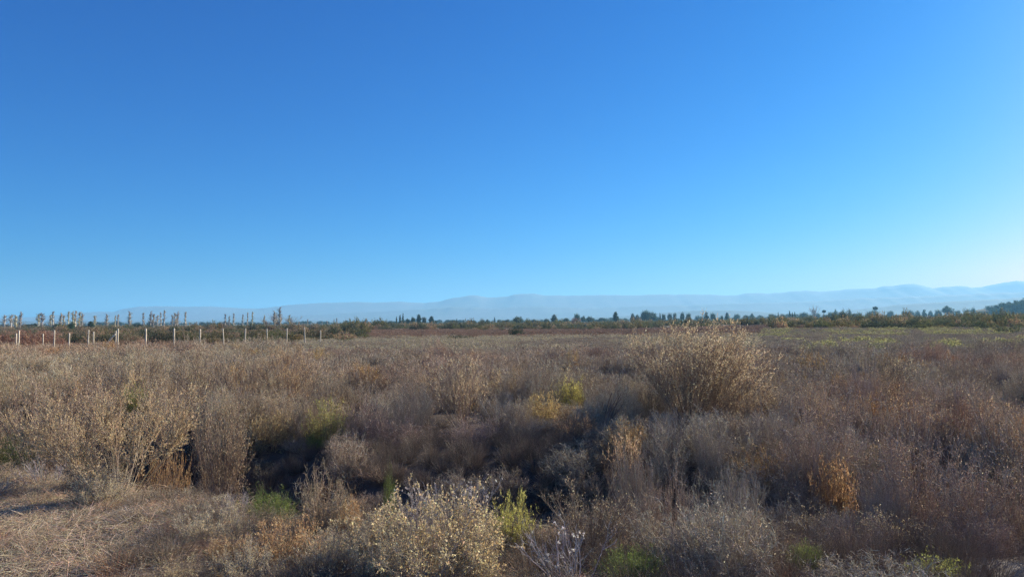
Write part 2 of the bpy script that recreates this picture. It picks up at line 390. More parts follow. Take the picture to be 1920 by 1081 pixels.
link('haze', g.mesh('haze', [hz]), kind='stuff')

# ------------------------------------------------------------------ masses of plants nobody could count
def norm(wf):
    """scale a plant to 1 m wide (radius .5) and 1 m high; returns wood, foliage"""
    vs = [v for g in wf for v in g.v]; a = np.concatenate(vs)
    z = np.percentile(a[:, 2], 99.7); r = np.percentile(np.hypot(a[:, 0], a[:, 1]), 97.5)
    s = np.array([.5 / r, .5 / r, 1 / z])
    for g in wf: g.v = [v * s for v in g.v]
    return wf

def mass(name, label, cat, protos, pts):
    """pts: list of (x, y, z, rotz, tilt, sx, sz, idx, tint)"""
    col = bpy.data.collections.new(name + ' kinds')
    for i, (w, f) in enumerate(protos):
        g = G(); g.join(w, 0); g.join(f, 1)
        col.objects.link(bpy.data.objects.new('%s_clump.%03d' % (name, i), g.mesh(name, [M_TWIG, M_LEAF])))
    N = len(pts); a = np.array([p[:8] for p in pts], float); tt = np.array([p[8] for p in pts], np.float32)
    me = bpy.data.meshes.new(name); me.vertices.add(N); me.vertices.foreach_set('co', a[:, :3].astype(np.float32).ravel())
    rng = np.random.default_rng(N); an = rng.random(N) * 6.28
    rot = np.stack([a[:, 4] * np.cos(an), a[:, 4] * np.sin(an), a[:, 3]], -1); scl = np.stack([a[:, 5], a[:, 5], a[:, 6]], -1)
    for nm, ty, d in (('rot', 'FLOAT_VECTOR', rot), ('scl', 'FLOAT_VECTOR', scl), ('tint', 'FLOAT_VECTOR', tt)):
        at_ = me.attributes.new(nm, ty, 'POINT'); at_.data.foreach_set('vector', d.astype(np.float32).ravel())
    at_ = me.attributes.new('idx', 'INT', 'POINT'); at_.data.foreach_set('value', a[:, 7].astype(np.int32))
    o = link(name, me, kind='stuff', label=label, category=cat)
    t = bpy.data.node_groups.new(name, 'GeometryNodeTree'); L = t.links.new
    t.interface.new_socket('Geometry', in_out='INPUT', socket_type='NodeSocketGeometry')
    t.interface.new_socket('Geometry', in_out='OUTPUT', socket_type='NodeSocketGeometry')
    i_ = t.nodes.new('NodeGroupInput'); o_ = t.nodes.new('NodeGroupOutput')
    ip = t.nodes.new('GeometryNodeInstanceOnPoints'); ci = t.nodes.new('GeometryNodeCollectionInfo')
    ci.inputs['Collection'].default_value = col; ci.inputs['Separate Children'].default_value = True; ci.inputs['Reset Children'].default_value = True
    ip.inputs['Pick Instance'].default_value = True
    def na(nm, ty):
        x = t.nodes.new('GeometryNodeInputNamedAttribute'); x.data_type = ty; x.inputs['Name'].default_value = nm; return x.outputs['Attribute']
    L(i_.outputs[0], ip.inputs['Points']); L(ci.outputs[0], ip.inputs['Instance']); L(na('idx', 'INT'), ip.inputs['Instance Index'])
    L(na('rot', 'FLOAT_VECTOR'), ip.inputs['Rotation']); L(na('scl', 'FLOAT_VECTOR'), ip.inputs['Scale']); L(ip.outputs[0], o_.inputs[0])
    md = o.modifiers.new(name, 'NODES'); md.node_group = t
    return o

R = random.Random(5)
KEEP = []          # (x, y, r): room left for single plants
def free(x, y):
    for (a, b, r) in KEEP:
        if (x - a) ** 2 + (y - b) ** 2 < r * r: return False
    return True
def scatter(d0, d1, step, umax=.86):
    """jittered points in the view's wedge"""
    y = d0
    while y < d1:
        st = step(y) if callable(step) else step
        n = int(2 * umax * (y + 2) / st)
        for i in range(n + 1):
            yield (-umax * (y + 2) + i * st + R.uniform(-.5, .5) * st, y + R.uniform(-.5, .5) * st)
        y += st
# single plants: kind, px, depth, top py, width px (in the photograph), tint, label ...
LIB = {}; CAPS = []
def kind(k, fn):
    if k not in LIB:
        w, f = norm(fn()); LIB[k] = (w.mesh(k + '_stems', [M_TWIG]) if w.n else None, f.mesh(k + '_foliage', [M_LEAF]) if f.n else None)
    return LIB[k]
WT = ('stems', 'foliage')
def plant(name, cat, label, meshes, px, d, top, wpx, rot=None, tint=(1, 1, 1), group=None, parts=WT, keep=.42, tilt=0., zoff=0., bot=None):
    if d is None:
        d = 2.6 * F / (top - 603 + wpx)
        if px < 1110 and d < 15.4: d = 15.4 + (px % 7) * .08
    X, _, _ = at(px, 700, d); Zt = at(px, top, d)[2]; z = Hs(X, d)
    h = max(Zt - z, .15); wd = wpx * d / F
    e = bpy.data.objects.new(name, None); C.objects.link(e); e.empty_display_size = .2
    e.location = (X, d, z - .02 + zoff); e.rotation_euler = (0, tilt, R.uniform(0, 6.28) if rot is None else rot); e.scale = (wd, wd, h)
    e['label'] = label; e['category'] = cat
    if group: e['group'] = group
    for nm, me in zip(parts, meshes):
        if me is not None:
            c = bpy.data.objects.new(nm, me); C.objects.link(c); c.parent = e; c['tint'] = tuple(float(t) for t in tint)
            if nm == 'seed_heads': c['kind'] = 'stuff'
    if d < 60: KEEP.append((X, d, wd * keep)); CAPS.append((px, wpx * .5, d, bot or top + .8 * wpx))
    return e

YEL = [(.64, .59, .17), (.54, .51, .15), (.70, .63, .24), (.42, .40, .13)]
ORA = [(.68, .46, .24), (.58, .38, .20), (.74, .55, .32), (.46, .30, .16)]
GRN = [(.20, .26, .07), (.28, .33, .10), (.14, .19, .06), (.38, .38, .14)]
DGR = [(.085, .105, .045), (.12, .135, .06), (.06, .08, .04), (.17, .16, .08)]
WTAN = [(.30, .22, .17), (.38, .30, .24), (.22, .15, .11)]
BIG = kind('big', lambda: tan_shrub(11, nst=80, lean=.95, r=.0015, leaf=.0096, nleaf=52000, up=.12, t0=.22, base=.07, sub=11, lv=(.86, 1.03),
        wood=[(.32, .22, .15), (.40, .29, .20), (.24, .16, .11)],
        leafc=((.76, .61, .38), (.68, .52, .30), (.82, .70, .48), (.56, .41, .25))))
TAN = [kind('tan%d' % i, lambda i=i: tan_shrub(20 + i, nst=30 + 6 * i, lean=1.0, r=.0022, leaf=.013, nleaf=11000, t0=.2)) for i in range(3)]
TRK = kind('trunk', lambda: tan_shrub(31, nst=22, lean=1.05, r=.0022, leaf=.0100, nleaf=38000, t0=.40, base=.04, sub=14, wood=[(.36, .29, .22), (.28, .21, .16), (.44, .36, .29)], leafc=((.62, .52, .36), (.52, .40, .27), (.72, .63, .46))))
CRM = [kind('cream%d' % i, lambda i=i: tan_shrub(41 + i, nst=60, lean=1.25, r=.0026, leaf=.021, nleaf=17000, t0=.15, up=.35, base=.2, sub=8, wood=[(.42, .36, .30), (.33, .26, .21), (.50, .45, .40)],
        leafc=((.72, .61, .40), (.64, .54, .33), (.78, .68, .47), (.52, .45, .26), (.62, .47, .29)))) for i in range(3)]
YELB = [kind('yel%d' % i, lambda i=i: fine_shrub(51 + i, YEL, WTAN, nst=60, lean=1.0)) for i in range(2)]
ORAB = [kind('ora%d' % i, lambda i=i: fine_shrub(61 + i, ORA, [(.36, .22, .13), (.28, .17, .11)], nst=60, lean=.9)) for i in range(2)]
GRNB = [kind('grn%d' % i, lambda i=i: fine_shrub(71 + i, GRN, [(.22, .24, .08), (.28, .24, .12)], nst=90, lean=.7, nleaf=7500, leaf=.05, lw=.10, up=.3)) for i in range(2)]
STK = [kind('stk%d' % i, lambda i=i: stick_bush(81 + i)) for i in range(2)]
SEED = kind('seed', lambda: stick_bush(91, nst=34, lean=.35, r=.003, fluff=700, sub=5, fl=.018))
BARE = [kind('bare%d' % i, lambda i=i: stick_bush(95 + i, nst=18, lean=.9, r=.005, fluff=0, sub=7)) for i in range(3)]
LOG = kind('poles', lambda: stick_bush(99, nst=9, lean=.35, r=.008, fluff=0, sub=1, cols=((.16, .11, .09), (.22, .15, .12))))
DRY = [kind('dry%d' % i, lambda i=i: dry_brush(110 + i, dens=1.8, r=.0024, nleaf=4200)) for i in range(3)]
PALE = [kind('pale%d' % i, lambda i=i: stick_bush(120 + i, nst=60, lean=1.0, r=.0024, fluff=0, sub=9, cols=((.50, .44, .36), (.58, .52, .43), (.40, .33, .27)))) for i in range(2)]
SC = ('stems', 'seed_heads')
GB = 'cream leaved shrubs'; GY_ = 'yellow green bushes'; GO = 'orange bushes'

plant('shrub', 'shrub', 'tallest tan shrub reaching the horizon, with many fanned brown stems and cream leaves', BIG, 1296, 17.5, 592, 258, rot=0, tilt=.14, keep=.30, bot=775)
plant('shrub', 'shrub', 'rounded cream leaved bush in the centre of the lower edge of the photo', CRM[0], 795, 6.6, 912, 325, rot=1, tint=(1.06, 1., .86), group=GB)
plant('shrub', 'shrub', 'low cream leaved bush between the orange fine bush and the centre front bush', CRM[1], 628, 6.8, 985, 150, group=GB)
plant('shrub', 'shrub', 'cream leaved bush behind bare soil, left of the orange bush at the lower edge', CRM[2], 392, 7.7, 938, 150, group=GB)
plant('shrub', 'shrub', 'broad tan shrub with exposed pale forked trunk beside the dry soil bank', TRK, 225, 9.9, 700, 330, rot=2.0, keep=.3, bot=940, tint=(1.1, 1.02, .86))
plant('shrub', 'shrub', 'small cream leafed branch standing at the foot of the forked trunk shrub', CRM[1], 190, 9.3, 868, 110, rot=.5, group=GB)
plant('shrub', 'shrub', 'cream leaved bush squeezed between the two lowest front bushes', CRM[2], 705, 6.5, 965, 120, group=GB)
plant('shrub', 'shrub', 'cream leaved bush at the right shoulder of the centre front bush', CRM[1], 885, 6.7, 968, 100, group=GB)
plant('shrub', 'shrub', 'low cream leaved bush below the orange bush at the very lower edge', CRM[0], 470, 6.5, 1015, 130, rot=2.5, group=GB)
plant('bush', 'bush', 'orange tan fine bush between the soil bank and the cream leaved bushes', ORAB[1], 440, 7.0, 1000, 90, tint=(.95, 1., 1.05), group=GO)
plant('bush', 'bush', 'orange tan fine bush left of the cream leaved bush at the lower edge', ORAB[0], 540, 7.0, 962, 150, group=GO)
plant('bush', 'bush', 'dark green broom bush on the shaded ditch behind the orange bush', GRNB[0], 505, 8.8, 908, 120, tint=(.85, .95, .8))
plant('bush', 'bush', 'small upright orange tuft standing in front of the dark ditch', ORAB[1], 656, 8.2, 925, 52, group=GO)
plant('bush', 'bush', 'round yellow bush right of the centre front cream leaved bush', YELB[0], 957, 7.6, 918, 95, group=GY_)
plant('dead_plant', 'dead plant', 'leafless branching stalks with white fluffy seed heads at the lower edge', STK[0], 1062, 6.3, 962, 190, rot=.8, parts=SC)
plant('dead_plant', 'dead plant', 'thin pale stalks with tiny seed heads behind the centre front bush', SEED, 865, 7.6, 888, 130, parts=SC)
plant('dead_plant', 'dead plant', 'few thin pale stalks with seed heads above the centre front bush', SEED, 790, 7.7, 898, 110, parts=SC, rot=2.)
plant('bush', 'bush', 'bright green broom bush right of the white seed head stalks', GRNB[1], 1182, 6.6, 1018, 135, tint=(1.0, 1.1, .9))
plant('bush', 'bush', 'green broom tuft at the lower edge below the small orange mound', GRNB[0], 1502, 7.0, 1008, 72, tint=(1.15, 1.2, 1.1))
plant('bush', 'bush', 'yellow green leafy plant at the lower edge nearest the right corner', YELB[1], 1738, 6.6, 1036, 120, tint=(.95, 1.05, .9), group=GY_)
plant('bush', 'bush', 'bright orange fine mound among grey brush on the right side', ORAB[0], 1556, None, 846, 84, tint=(.78, .72, .68), group=GO)
plant('bush', 'bush', 'largest yellow green clump, left of centre in the grey brush', YELB[0], 618, None, 745, 92, tint=(.85, .82, .95), group=GY_)
plant('bush', 'bush', 'small bright green tuft just below the largest yellow green clump', GRNB[1], 596, None, 806, 52, tint=(1.35, 1.4, 1.1))
plant('bush', 'bush', 'ochre bush left of the small bright green tuft', ORAB[1], 515, None, 768, 100, tint=(.95, 1.05, 1.0), group=GO)
plant('bush', 'bush', 'yellow green clump behind the forked trunk shrub, farthest left', YELB[1], 254, None, 716, 66, tint=(.85, .9, .9), group=GY_)
plant('bush', 'bush', 'yellow clump between the leaning dark sticks and the ochre bush', YELB[1], 1070, None, 706, 66, tint=(1.05, 1., 1.), group=GY_)
plant('bush', 'bush', 'ochre bush touching the left side of the yellow clump near centre', ORAB[0], 1020, None, 730, 70, tint=(.95, 1.05, .9), group=GO)
plant('bush', 'bush', 'orange tan bush in front of the leaning dark sticks', ORAB[1], 1075, None, 772, 88, tint=(1.0, .98, 1.05), group=GO)
plant('bush', 'bush', 'pale orange bush below the tallest shrub, left of its foot', ORAB[0], 1172, None, 806, 80, tint=(1., 1.05, 1.2), group=GO)
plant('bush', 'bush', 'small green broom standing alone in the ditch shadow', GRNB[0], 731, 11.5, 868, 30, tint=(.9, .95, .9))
plant('dead_branches', 'branches', 'dark bare sticks leaning right against the tallest shrub', LOG, 1128, 15.2, 722, 74, tilt=.55, rot=0., parts=('branch', 'twigs'))
plant('shrub', 'shrub', 'sparse tan shrub of thin fanned stems left of centre, rising to the yellow strip', TAN[0], 868, 17.5, 634, 135, group=GB)
plant('shrub', 'shrub', 'tan shrub with orange tinted leaves below the last fence post', TAN[1], 540, 20, 640, 120, tint=(1.08, .98, .85), group=GB)
plant('shrub', 'shrub', 'tan shrub left of the orange tinted one, below the middle fence posts', TAN[2], 455, 21, 637, 120, group=GB)
plant('shrub', 'shrub', 'tan leafy shrub right below the braced corner post', TAN[1], 372, 22, 639, 120, group=GB)
plant('shrub', 'shrub', 'tan shrub left of the braced corner post, in front of the red brush', TAN[0], 262, 22, 645, 110, tint=(.95, .92, .9), group=GB)
plant('shrub', 'shrub', 'cream leafed shrub above the yellow green clump on the far left', TAN[2], 318, 15.5, 684, 90, tint=(1.1, 1.1, 1.1), group=GB)
plant('shrub', 'shrub', 'tan shrub at the left edge above the shaded hollow', TAN[1], 120, 13, 690, 190, tint=(.95, .9, .88), group=GB)
plant('shrub', 'shrub', 'pale tan shrub cut by the left edge of the photo', TAN[0], 14, 16, 672, 170, tint=(.9, .85, .8), group=GB)
plant('shrub', 'shrub', 'tan shrub right of the ochre bush and above the ditch shadow', TAN[2], 420, 13, 705, 120, tint=(.85, .82, .8), group=GB)
plant('shrub', 'shrub', 'low tan shrub wedged against the right foot of the tallest shrub', TAN[1], 1395, 16.5, 700, 95, tint=(.95, .88, .8), group=GB)
plant('shrub', 'shrub', 'low cream leafed shrub at the left foot of the tallest shrub', TAN[0], 1178, 15.4, 738, 60, tint=(1., .98, .9), group=GB)
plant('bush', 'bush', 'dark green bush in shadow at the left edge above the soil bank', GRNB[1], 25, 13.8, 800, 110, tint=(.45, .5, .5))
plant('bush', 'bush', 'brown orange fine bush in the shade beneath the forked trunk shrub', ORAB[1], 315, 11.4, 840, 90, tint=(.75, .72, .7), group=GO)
plant('dead_branches', 'branches', 'pale bare branches lying on the bank left of the forked trunk shrub', BARE[0], 95, 10.8, 845, 130, parts=('branch', 'twigs'))
plant('dead_branches', 'branches', 'grey bare twigs on the soil bank below the forked trunk shrub', BARE[1], 265, 8.6, 945, 120, parts=('branch', 'twigs'))
plant('dead_branches', 'branches', 'grey bare twigs between the soil bank and the cream leaved bush', BARE[2], 312, 7.9, 985, 90, parts=('branch', 'twigs'))
plant('dead_branches', 'branches', 'pale bare twigs rising over the cream leaved bush near the dark green broom', BARE[1], 450, 8.6, 905, 70, parts=('branch', 'twigs'))
pale = [(1190, None, 812, 110, 'pale bare bush in front of the tallest shrub'), (1335, None, 770, 120, 'pale grey arching bush below the foot of the tallest shrub'), (1385, None, 852, 110, 'pale grey bush of drooping stems left of the small orange mound'),
        (985, None, 775, 90, 'pale grey bush directly above the round yellow bush'), (1165, 8.4, 925, 100, 'pale twiggy bush behind the bright green broom bush'), (560, None, 815, 90, 'pale bare bush at the rim of the ditch shadow under the ochre bush'),
        (1650, None, 880, 110, 'pale grey bush right of the small orange mound'), (770, None, 705, 110, 'pale bush left of the sparse fanned tan shrub'), (1440, None, 745, 120, 'pale grey bush right of the tallest shrub foot')]
for i, (px, d, top, wp, lb) in enumerate(pale):
    plant('dead_bush', 'dead bush', lb, PALE[i % 2], px, d, top, wp, tint=R.choice([(.95, .93, .85), (.8, .76, .7), (.88, .82, .75)]), parts=('stems', 'twigs'), group='pale dead bushes')
dry = [(1245, None, 860, 120, (.95, .88, .82), 'brown grey bush between the pale orange bush and bright green broom'), (1700, None, 742, 220, (.92, .84, .78), 'wide reddish brown mound in the right hand brush'), (1850, None, 800, 220, (.88, .80, .74), 'brown grey mound against the right edge, halfway down the brush'),
       (1520, None, 700, 200, (.95, .88, .83), 'mauve brown mound right of the tallest shrub'), (1840, 7.4, 955, 170, (.85, .74, .68), 'dark reddish bush above the right corner'), (740, None, 765, 130, (.95, .85, .82), 'mauve brown bush right of the largest yellow green clump'),
       (880, None, 775, 130, (1, .88, .85), 'grey brown bush at the centre above the ditch shadow'), (690, None, 728, 110, (1., .85, .8), 'reddish brown bush behind the largest yellow green clump'), (1600, 7.8, 945, 150, (.78, .72, .68), 'dark grey bush between the two lowest green tufts')]
for i, (px, d, top, wp, tn, lb) in enumerate(dry):
    plant('dead_bush', 'dead bush', lb, DRY[i % 3], px, d, top, wp, tint=tn, parts=('stems', 'twigs'), group='brown dead bushes')

# ---- dry brush carpet
NEAR = [norm(dry_brush(1 + i, 1.35, .0042, cols=[GREY, MAUVE, GREY, GREY][i % 4], lean=1.1)) for i in range(6)]
NEAR += [norm(stick_bush(8, nst=40, lean=1.0, r=.003, fluff=0, sub=9)), norm(tan_shrub(9, nst=26, lean=1.1, r=.003, leaf=.018, nleaf=1500, t0=.2, leafc=((.60, .49, .35), (.46, .34, .25)))),
    norm(tan_shrub(10, nst=30, lean=1.1, r=.0026, leaf=.020, nleaf=3600, t0=.2)), norm(tan_shrub(12, nst=24, lean=1.2, r=.0028, leaf=.019, nleaf=2600, t0=.2, leafc=((.62, .52, .38), (.55, .42, .28))))]
MID = [norm(dry_brush(14 + i, .8, .0065, cols=[GREY, MAUVE][i % 2], lean=1.1, nleaf=700)) for i in range(3)]
def brush_pts():
    out = []
    for x, y in scatter(5.0, 92, lambda y: .62 if y < 11 else (.74 if y < 22 else (.9 if y < 40 else 1.3))):
        px = pxof(x, y); e = y - float(bank_edge(x))
        low = False
        if e < -.1 and px <= 1020:
            if y < 8.7 - 2.3 * px / 330 + .8 * NOI(x, y, 1.2, 5.) and px < 360: continue
            if R.random() < .2: continue
            low = True
        elif e < -.1 and not (y > 5.6 and (px > 1470 or R.random() < .6)): continue
        if -.1 < e < 1.2 and px < 300 and R.random() < .25: continue
        if not free(x, y): continue
        lim = (64 if px < 560 else 56) + 5 * NOI(x, y, 12) + (6 if px > 1400 else 0) * NOI(x, y, 15, 3.)
        if y > lim: continue
        if px > 1440 and 48 < y < 80 and yellow(px, y) > .25: continue
        big = NOI(x, y, 2.6, 7.) ; fine = NOI(x, y, 1.1, 2.)
        if big < -.34 and y < 30: continue
        inditch = .4 < e < 4.9 + NOI(x, y, 2., 9.) and x < 1.0
        if inditch and R.random() < .30: continue
        h = .82 + .55 * big + .45 * fine + R.uniform(-.2, .2)
        if 55 < y and px < 300: h *= .75
        if low: h = R.uniform(.10, .26)
        if inditch: h = min(h * .42, .36)
        elif e < 5.5 and x > 1.2: h *= .75
        if y > 45: h *= 1.12 if px < 560 else .68
        if y < 40:
            for (cp, hw, cd, cb) in CAPS:
                if y < cd and abs(px - cp) < hw + 10: h = min(h, at(px, cb, y)[2] - Hs(x, y))
            if h < .12: continue
        s = R.uniform(.8, 1.3) * (1.0 if y < 22 else 1.25 if y < 40 else 1.9)
        red = NOI(x, y, 6, 11.) + .22 * float(sm(18, 28, y)) * (1 if 560 < px < 1400 else .3) - .18 * (y < 18) + (.6 if y > 44 and px < 330 else 0)
        tan = NOI(x, y, 3.5, 21.) + (.35 if px < 520 else -.05) * (1 if y > 10 else .4)
        t = np.array([1.0, 1.02, .91]) * (1 + .25 * NOI(x, y, 2., 31.))
        t = t * (1 + max(0, min(1, red * 1.6)) * np.array([.04, -.10, -.12])) * (1 + max(0, min(1, tan * 1.5)) * np.array([.15, .12, .0]))
        if R.random() < .04: t = t * np.array([1.2, 1.0, .6])
        i = (R.choice((7, 8, 9)) if R.random() < (.45 if px < 620 else .10) else R.randrange(8)) if y < 24 else 10 + R.randrange(3)
        out.append((x, y, Hs(x, y) - .03, R.uniform(0, 6.28), R.uniform(0, .25), s, max(h, .3) * 1.15, i, tuple(t)))
    return out
def yellow(px, y): return NOI(px / 60., y / 9., 1., 4.) + .15
mass('dry_brush', 'tangled grey and mauve dead brush covering the field', 'brush', NEAR + MID, brush_pts())
# ---- low scrub between the brush and the tree line
LOWS = [norm(fine_shrub(130 + i, YEL, WTAN, nst=26, lean=1.3, r=.012, leaf=.09, nleaf=900, lw=.4)) for i in range(2)]
REDS = [norm(dry_brush(135 + i, .6, .012, cols=[(.42, .26, .18), (.50, .34, .24), (.34, .20, .14)], leafc=((.50, .31, .20), (.42, .26, .17)), nleaf=500)) for i in range(2)]
DRKS = [norm(fine_shrub(140 + i, DGR, [(.14, .10, .07)], nst=34, lean=1.2, r=.010, leaf=.075, nleaf=1800, lw=.45)) for i in range(3)]
def pick(x, y, tint, s, h, i, amt=.12): 
    k = 1 + R.uniform(-amt, amt)
    return (x, y, Hs(x, y) - .04, R.uniform(0, 6.28), R.uniform(0, .15), s, h, i, tuple(np.array(tint) * k))
yl, rd, dk, gm = [], [], [], []
for x, y in scatter(52, 150, lambda y: 1.15 if y < 100 else 1.7):
    px = pxof(x, y); nz = yellow(px, y); brk = NOI(x, y, 6, 1.) > -.08
    if px > 1430:
        if (52 < y < 78 and nz > .25 and px > 1470) or (94 < y < 150 and nz > -.02 and brk): yl.append(pick(x, y, (.80, .84, 1.1), R.uniform(1.2, 2.4), R.uniform(.4, .85), R.randrange(2)))
        elif y > 58: gm.append(pick(x, y, (.98, .98, .84), R.uniform(1.2, 2.2), R.uniform(.4, .8), 0))
    elif px > 560:
        if 56 < y < 118 and NOI(x, y, 14, 8.) + .004 * (90 - abs(y - 92)) > .10: yl.append(pick(x, y, (.90, .86, 1.7), R.uniform(1.2, 2.2), R.uniform(.3, .6), R.randrange(2)))
        elif 56 < y < 110: gm.append(pick(x, y, (1., .98, .84), R.uniform(1.2, 2.), R.uniform(.3, .6), 0))
    elif 62 < y < 82 and px > 110 and NOI(x, y, 7, 5.) > 0: yl.append(pick(x, y, (.8, .8, .8), R.uniform(1, 1.8), R.uniform(.2, .4), R.randrange(2)))
for x, y in scatter(62, 300, lambda y: 1.3 if y < 100 else 2.3):
    px = pxof(x, y)
    a = 110 if 560 < px < 1440 else (62 if px < 140 else 88)
    if y < a: continue
    if 560 < px < 1440 and y > 262: continue
    if R.random() < .9: rd.append(pick(x, y, (1.02, 1.08, 1.0), R.uniform(1.5, 2.8), R.uniform(.2, .5) * (1.3 if px < 140 else 1), R.randrange(2), .2))
for x, y in scatter(84, 640, lambda y: 2.1 if y < 130 else (3.2 if y < 260 else 6.5)):
    px = pxof(x, y); nz = NOI(x, y, 22, 2.)
    a = 250 if 690 < px < 1440 else (92 if 130 < px <= 690 else (150 if px >= 1440 else 125))
    a += 30 * nz
    if y < a: continue
    if NOI(x, y, 9, 6.) < (.08 if px < 620 else .0) and y < 340: continue
    if 600 < px < 700 and 120 < y < 170: continue
    h = R.uniform(.6, 1.8) * (1 + .9 * nz) * max(.5, 1 + 1.3 * NOI(x, y, 13, 9.)) * (1.35 if y > 200 else 1) * (1.25 if px > 1440 else 1)
    if y > 350: h *= .9
    if px < 620: h *= .75
    s = R.uniform(2.0, 4.0) * (1.6 if y > 260 else 1)
    t = np.array(R.choice([(1, 1, 1), (1.1, 1.05, .9), (1.5, 1.15, .9), (.8, .85, .9), (1.6, 1.2, .9), (1.4, 1.3, .9), (3.0, 2.1, 2.4)])) * 1.35
    if px < 640 and R.random() < .35: t = np.array([3.1, 2.3, 2.8])
    dk.append(pick(x, y, t, s, h, R.randrange(3)))
mass('low_yellow_scrub', 'low yellow green cushions in strips beyond the brush', 'scrub', LOWS, yl)
mass('grey_scrub', 'low grey mauve scrub between the yellow strips', 'scrub', [MID[0]], gm)
mass('red_scrub', 'low rusty red ground cover in a strip before the green belt', 'scrub', REDS, rd)
mass('green_scrub', 'belt of dark olive bushes along the far side of the field', 'scrub', DRKS, dk)

# single dark bushes of the belt
DK = [kind('dk%d' % i, lambda i=i: fine_shrub(150 + i, DGR, [(.14, .10, .07)], nst=60, lean=1.2, r=.006, leaf=.045, nleaf=6000, lw=.45)) for i in range(2)]
RB = kind('rb', lambda: dry_brush(155, 1.6, .008, cols=[(.38, .21, .14), (.44, .26, .18), (.30, .16, .11)], leafc=((.42, .24, .15), (.34, .19, .12)), nleaf=2500))
belt = [(140, 96, 621, 62, 0, (.8, .9, .9), 'dark green bush behind the fence left of the braced corner post'), (205, 98, 622, 60, 0, (.9, .9, .9), 'dark green bush directly behind the braced corner post'),
  (308, 94, 618, 62, 1, (.65, .7, .8), 'blackish green bush behind the first posts right of the brace'), (352, 98, 617, 60, 0, (1.3, 1.2, .9), 'olive bush behind the fence right of the blackish one'),
  (412, 100, 617, 44, 1, (1.3, 1.1, .9), 'brownish olive bush behind the fence at the leaning post'), (478, 104, 616, 50, 0, (1.1, 1.0, .9), 'olive bush behind the tan shrubs and posts'),
  (515, 100, 619, 40, 1, (1.2, 1.3, 1.), 'lighter green low bush between two fence posts'), (556, 104, 614, 42, 0, (.6, .65, .7), 'blackish bush before the last two fence posts'),
  (590, 108, 615, 36, 1, (1., .9, .8), 'dark bush at the last fence post'), (628, 112, 614, 44, 0, (.9, .9, .9), 'dark bush right of the last fence post beside pale soil'),
  (672, 130, 614, 40, 1, (1, 1, .9), 'green bush above the patch of pale soil'), (855, 102, 626, 36, 1, (.6, .65, .6), 'blackish low bush in the yellow strip left of centre'), (880, 104, 627, 24, 0, (.7, .75, .7), 'small dark bush touching the blackish one in the yellow strip'),
  (968, 128, 611, 34, 1, (.7, .85, .8), 'round dark bush at centre on the red strip'), (1650, 150, 599, 74, 0, (.62, .7, .75), 'large dark bush mass left part, below the umbrella topped tree'), (1705, 152, 598, 80, 1, (.75, .75, .75), 'large dark bush right of the biggest dark mass'),
  (1532, 118, 619, 36, 1, (1.4, 1.4, 1.1), 'low grey green mound on the yellow strip, right side'), (1600, 200, 597, 40, 0, (1.8, 1.1, .8), 'reddish bush left of the large dark mass'), (1470, 190, 599, 44, 0, (.9, 1., .9), 'dark green bush below the spire shaped trees'),
  (1840, 140, 600, 60, 1, (1.1, 1.15, 1.), 'olive bush near the right edge of the belt'), (1893, 105, 607, 50, 1, (1.3, 1.3, 1.3), 'low grey green mound over dark shade at the right edge'), (1780, 165, 600, 50, 0, (.8, .8, .8), 'dark bush between the large mass and the olive bush'),
  (1895, 190, 588, 60, 0, (.9, 1., .8), 'tall green bush at the right edge under the wooded hill')]
for px, d, top, wp, k, tn, lb in belt:
    plant('bush', 'bush', lb, DK[k], px, d, top, wp, tint=tn, group='bushes of the green belt')
red = [(22, 70, 619, 110, 'rusty red bush thicket at the far left edge behind the short posts'), (75, 74, 620, 80, 'rusty red bush right of the thicket at the left edge'), (1081, 520, 595, 20, 'round rust coloured bush in front of trees near centre')]
for px, d, top, wp, lb in red:
    plant('bush', 'bush', lb, RB, px, d, top, wp, group='rusty red bushes')

# ---- trees
POP = [kind('pop%d' % i, lambda i=i: poplar(160 + i, spread=[.13, .16, .2, .3][i], r=.0042)) for i in range(4)]
RND = [kind('rnd%d' % i, lambda i=i: bare_round(170 + i)) for i in range(2)]
EV = {'round': [(0, .62, .34, .34), (-.2, .5, .24, .24), (.22, .5, .24, .26)],
      'lumpy': [(-.12, .55, .26, .26), (.12, .78, .2, .2), (.25, .45, .22, .24), (-.3, .4, .18, .2)],
      'tall': [(0, .8, .17, .2), (-.08, .55, .2, .24), (.1, .45, .2, .22), (0, .3, .17, .16)],
      'cone': [(0, .9, .05, .12), (0, .7, .10, .16), (0, .48, .15, .18), (0, .27, .19, .16)],
      'spire': [(0, .85, .05, .16), (0, .6, .08, .2), (0, .35, .09, .2), (0, .18, .08, .12)],
      'broad': [(-.42, .66, .26, .16), (0, .78, .32, .18), (.42, .68, .28, .17), (-.2, .5, .2, .14), (.25, .52, .2, .14), (.7, .5, .2, .12)],
      'umbrella': [(0, .92, .22, .07), (-.08, .84, .15, .07), (.1, .86, .14, .06)]}
GT = {}
for i, (k, b) in enumerate(EV.items()):
    GT[k] = kind('gt_' + k, lambda: green_tree(180 + i, b, trunk=.3 if k in ('cone', 'spire', 'round', 'lumpy', 'tall') else (.7 if k == 'umbrella' else .5), leaf=.05 if k not in ('spire', 'cone') else .035))
TP = ('trunk', 'crown')
def tree(name, label, meshes, px, d, top, wp, tint=(1, 1, 1), group=None): return plant(name, 'tree', label, meshes, px, d, top, wp, tint=tint, group=group, parts=TP)
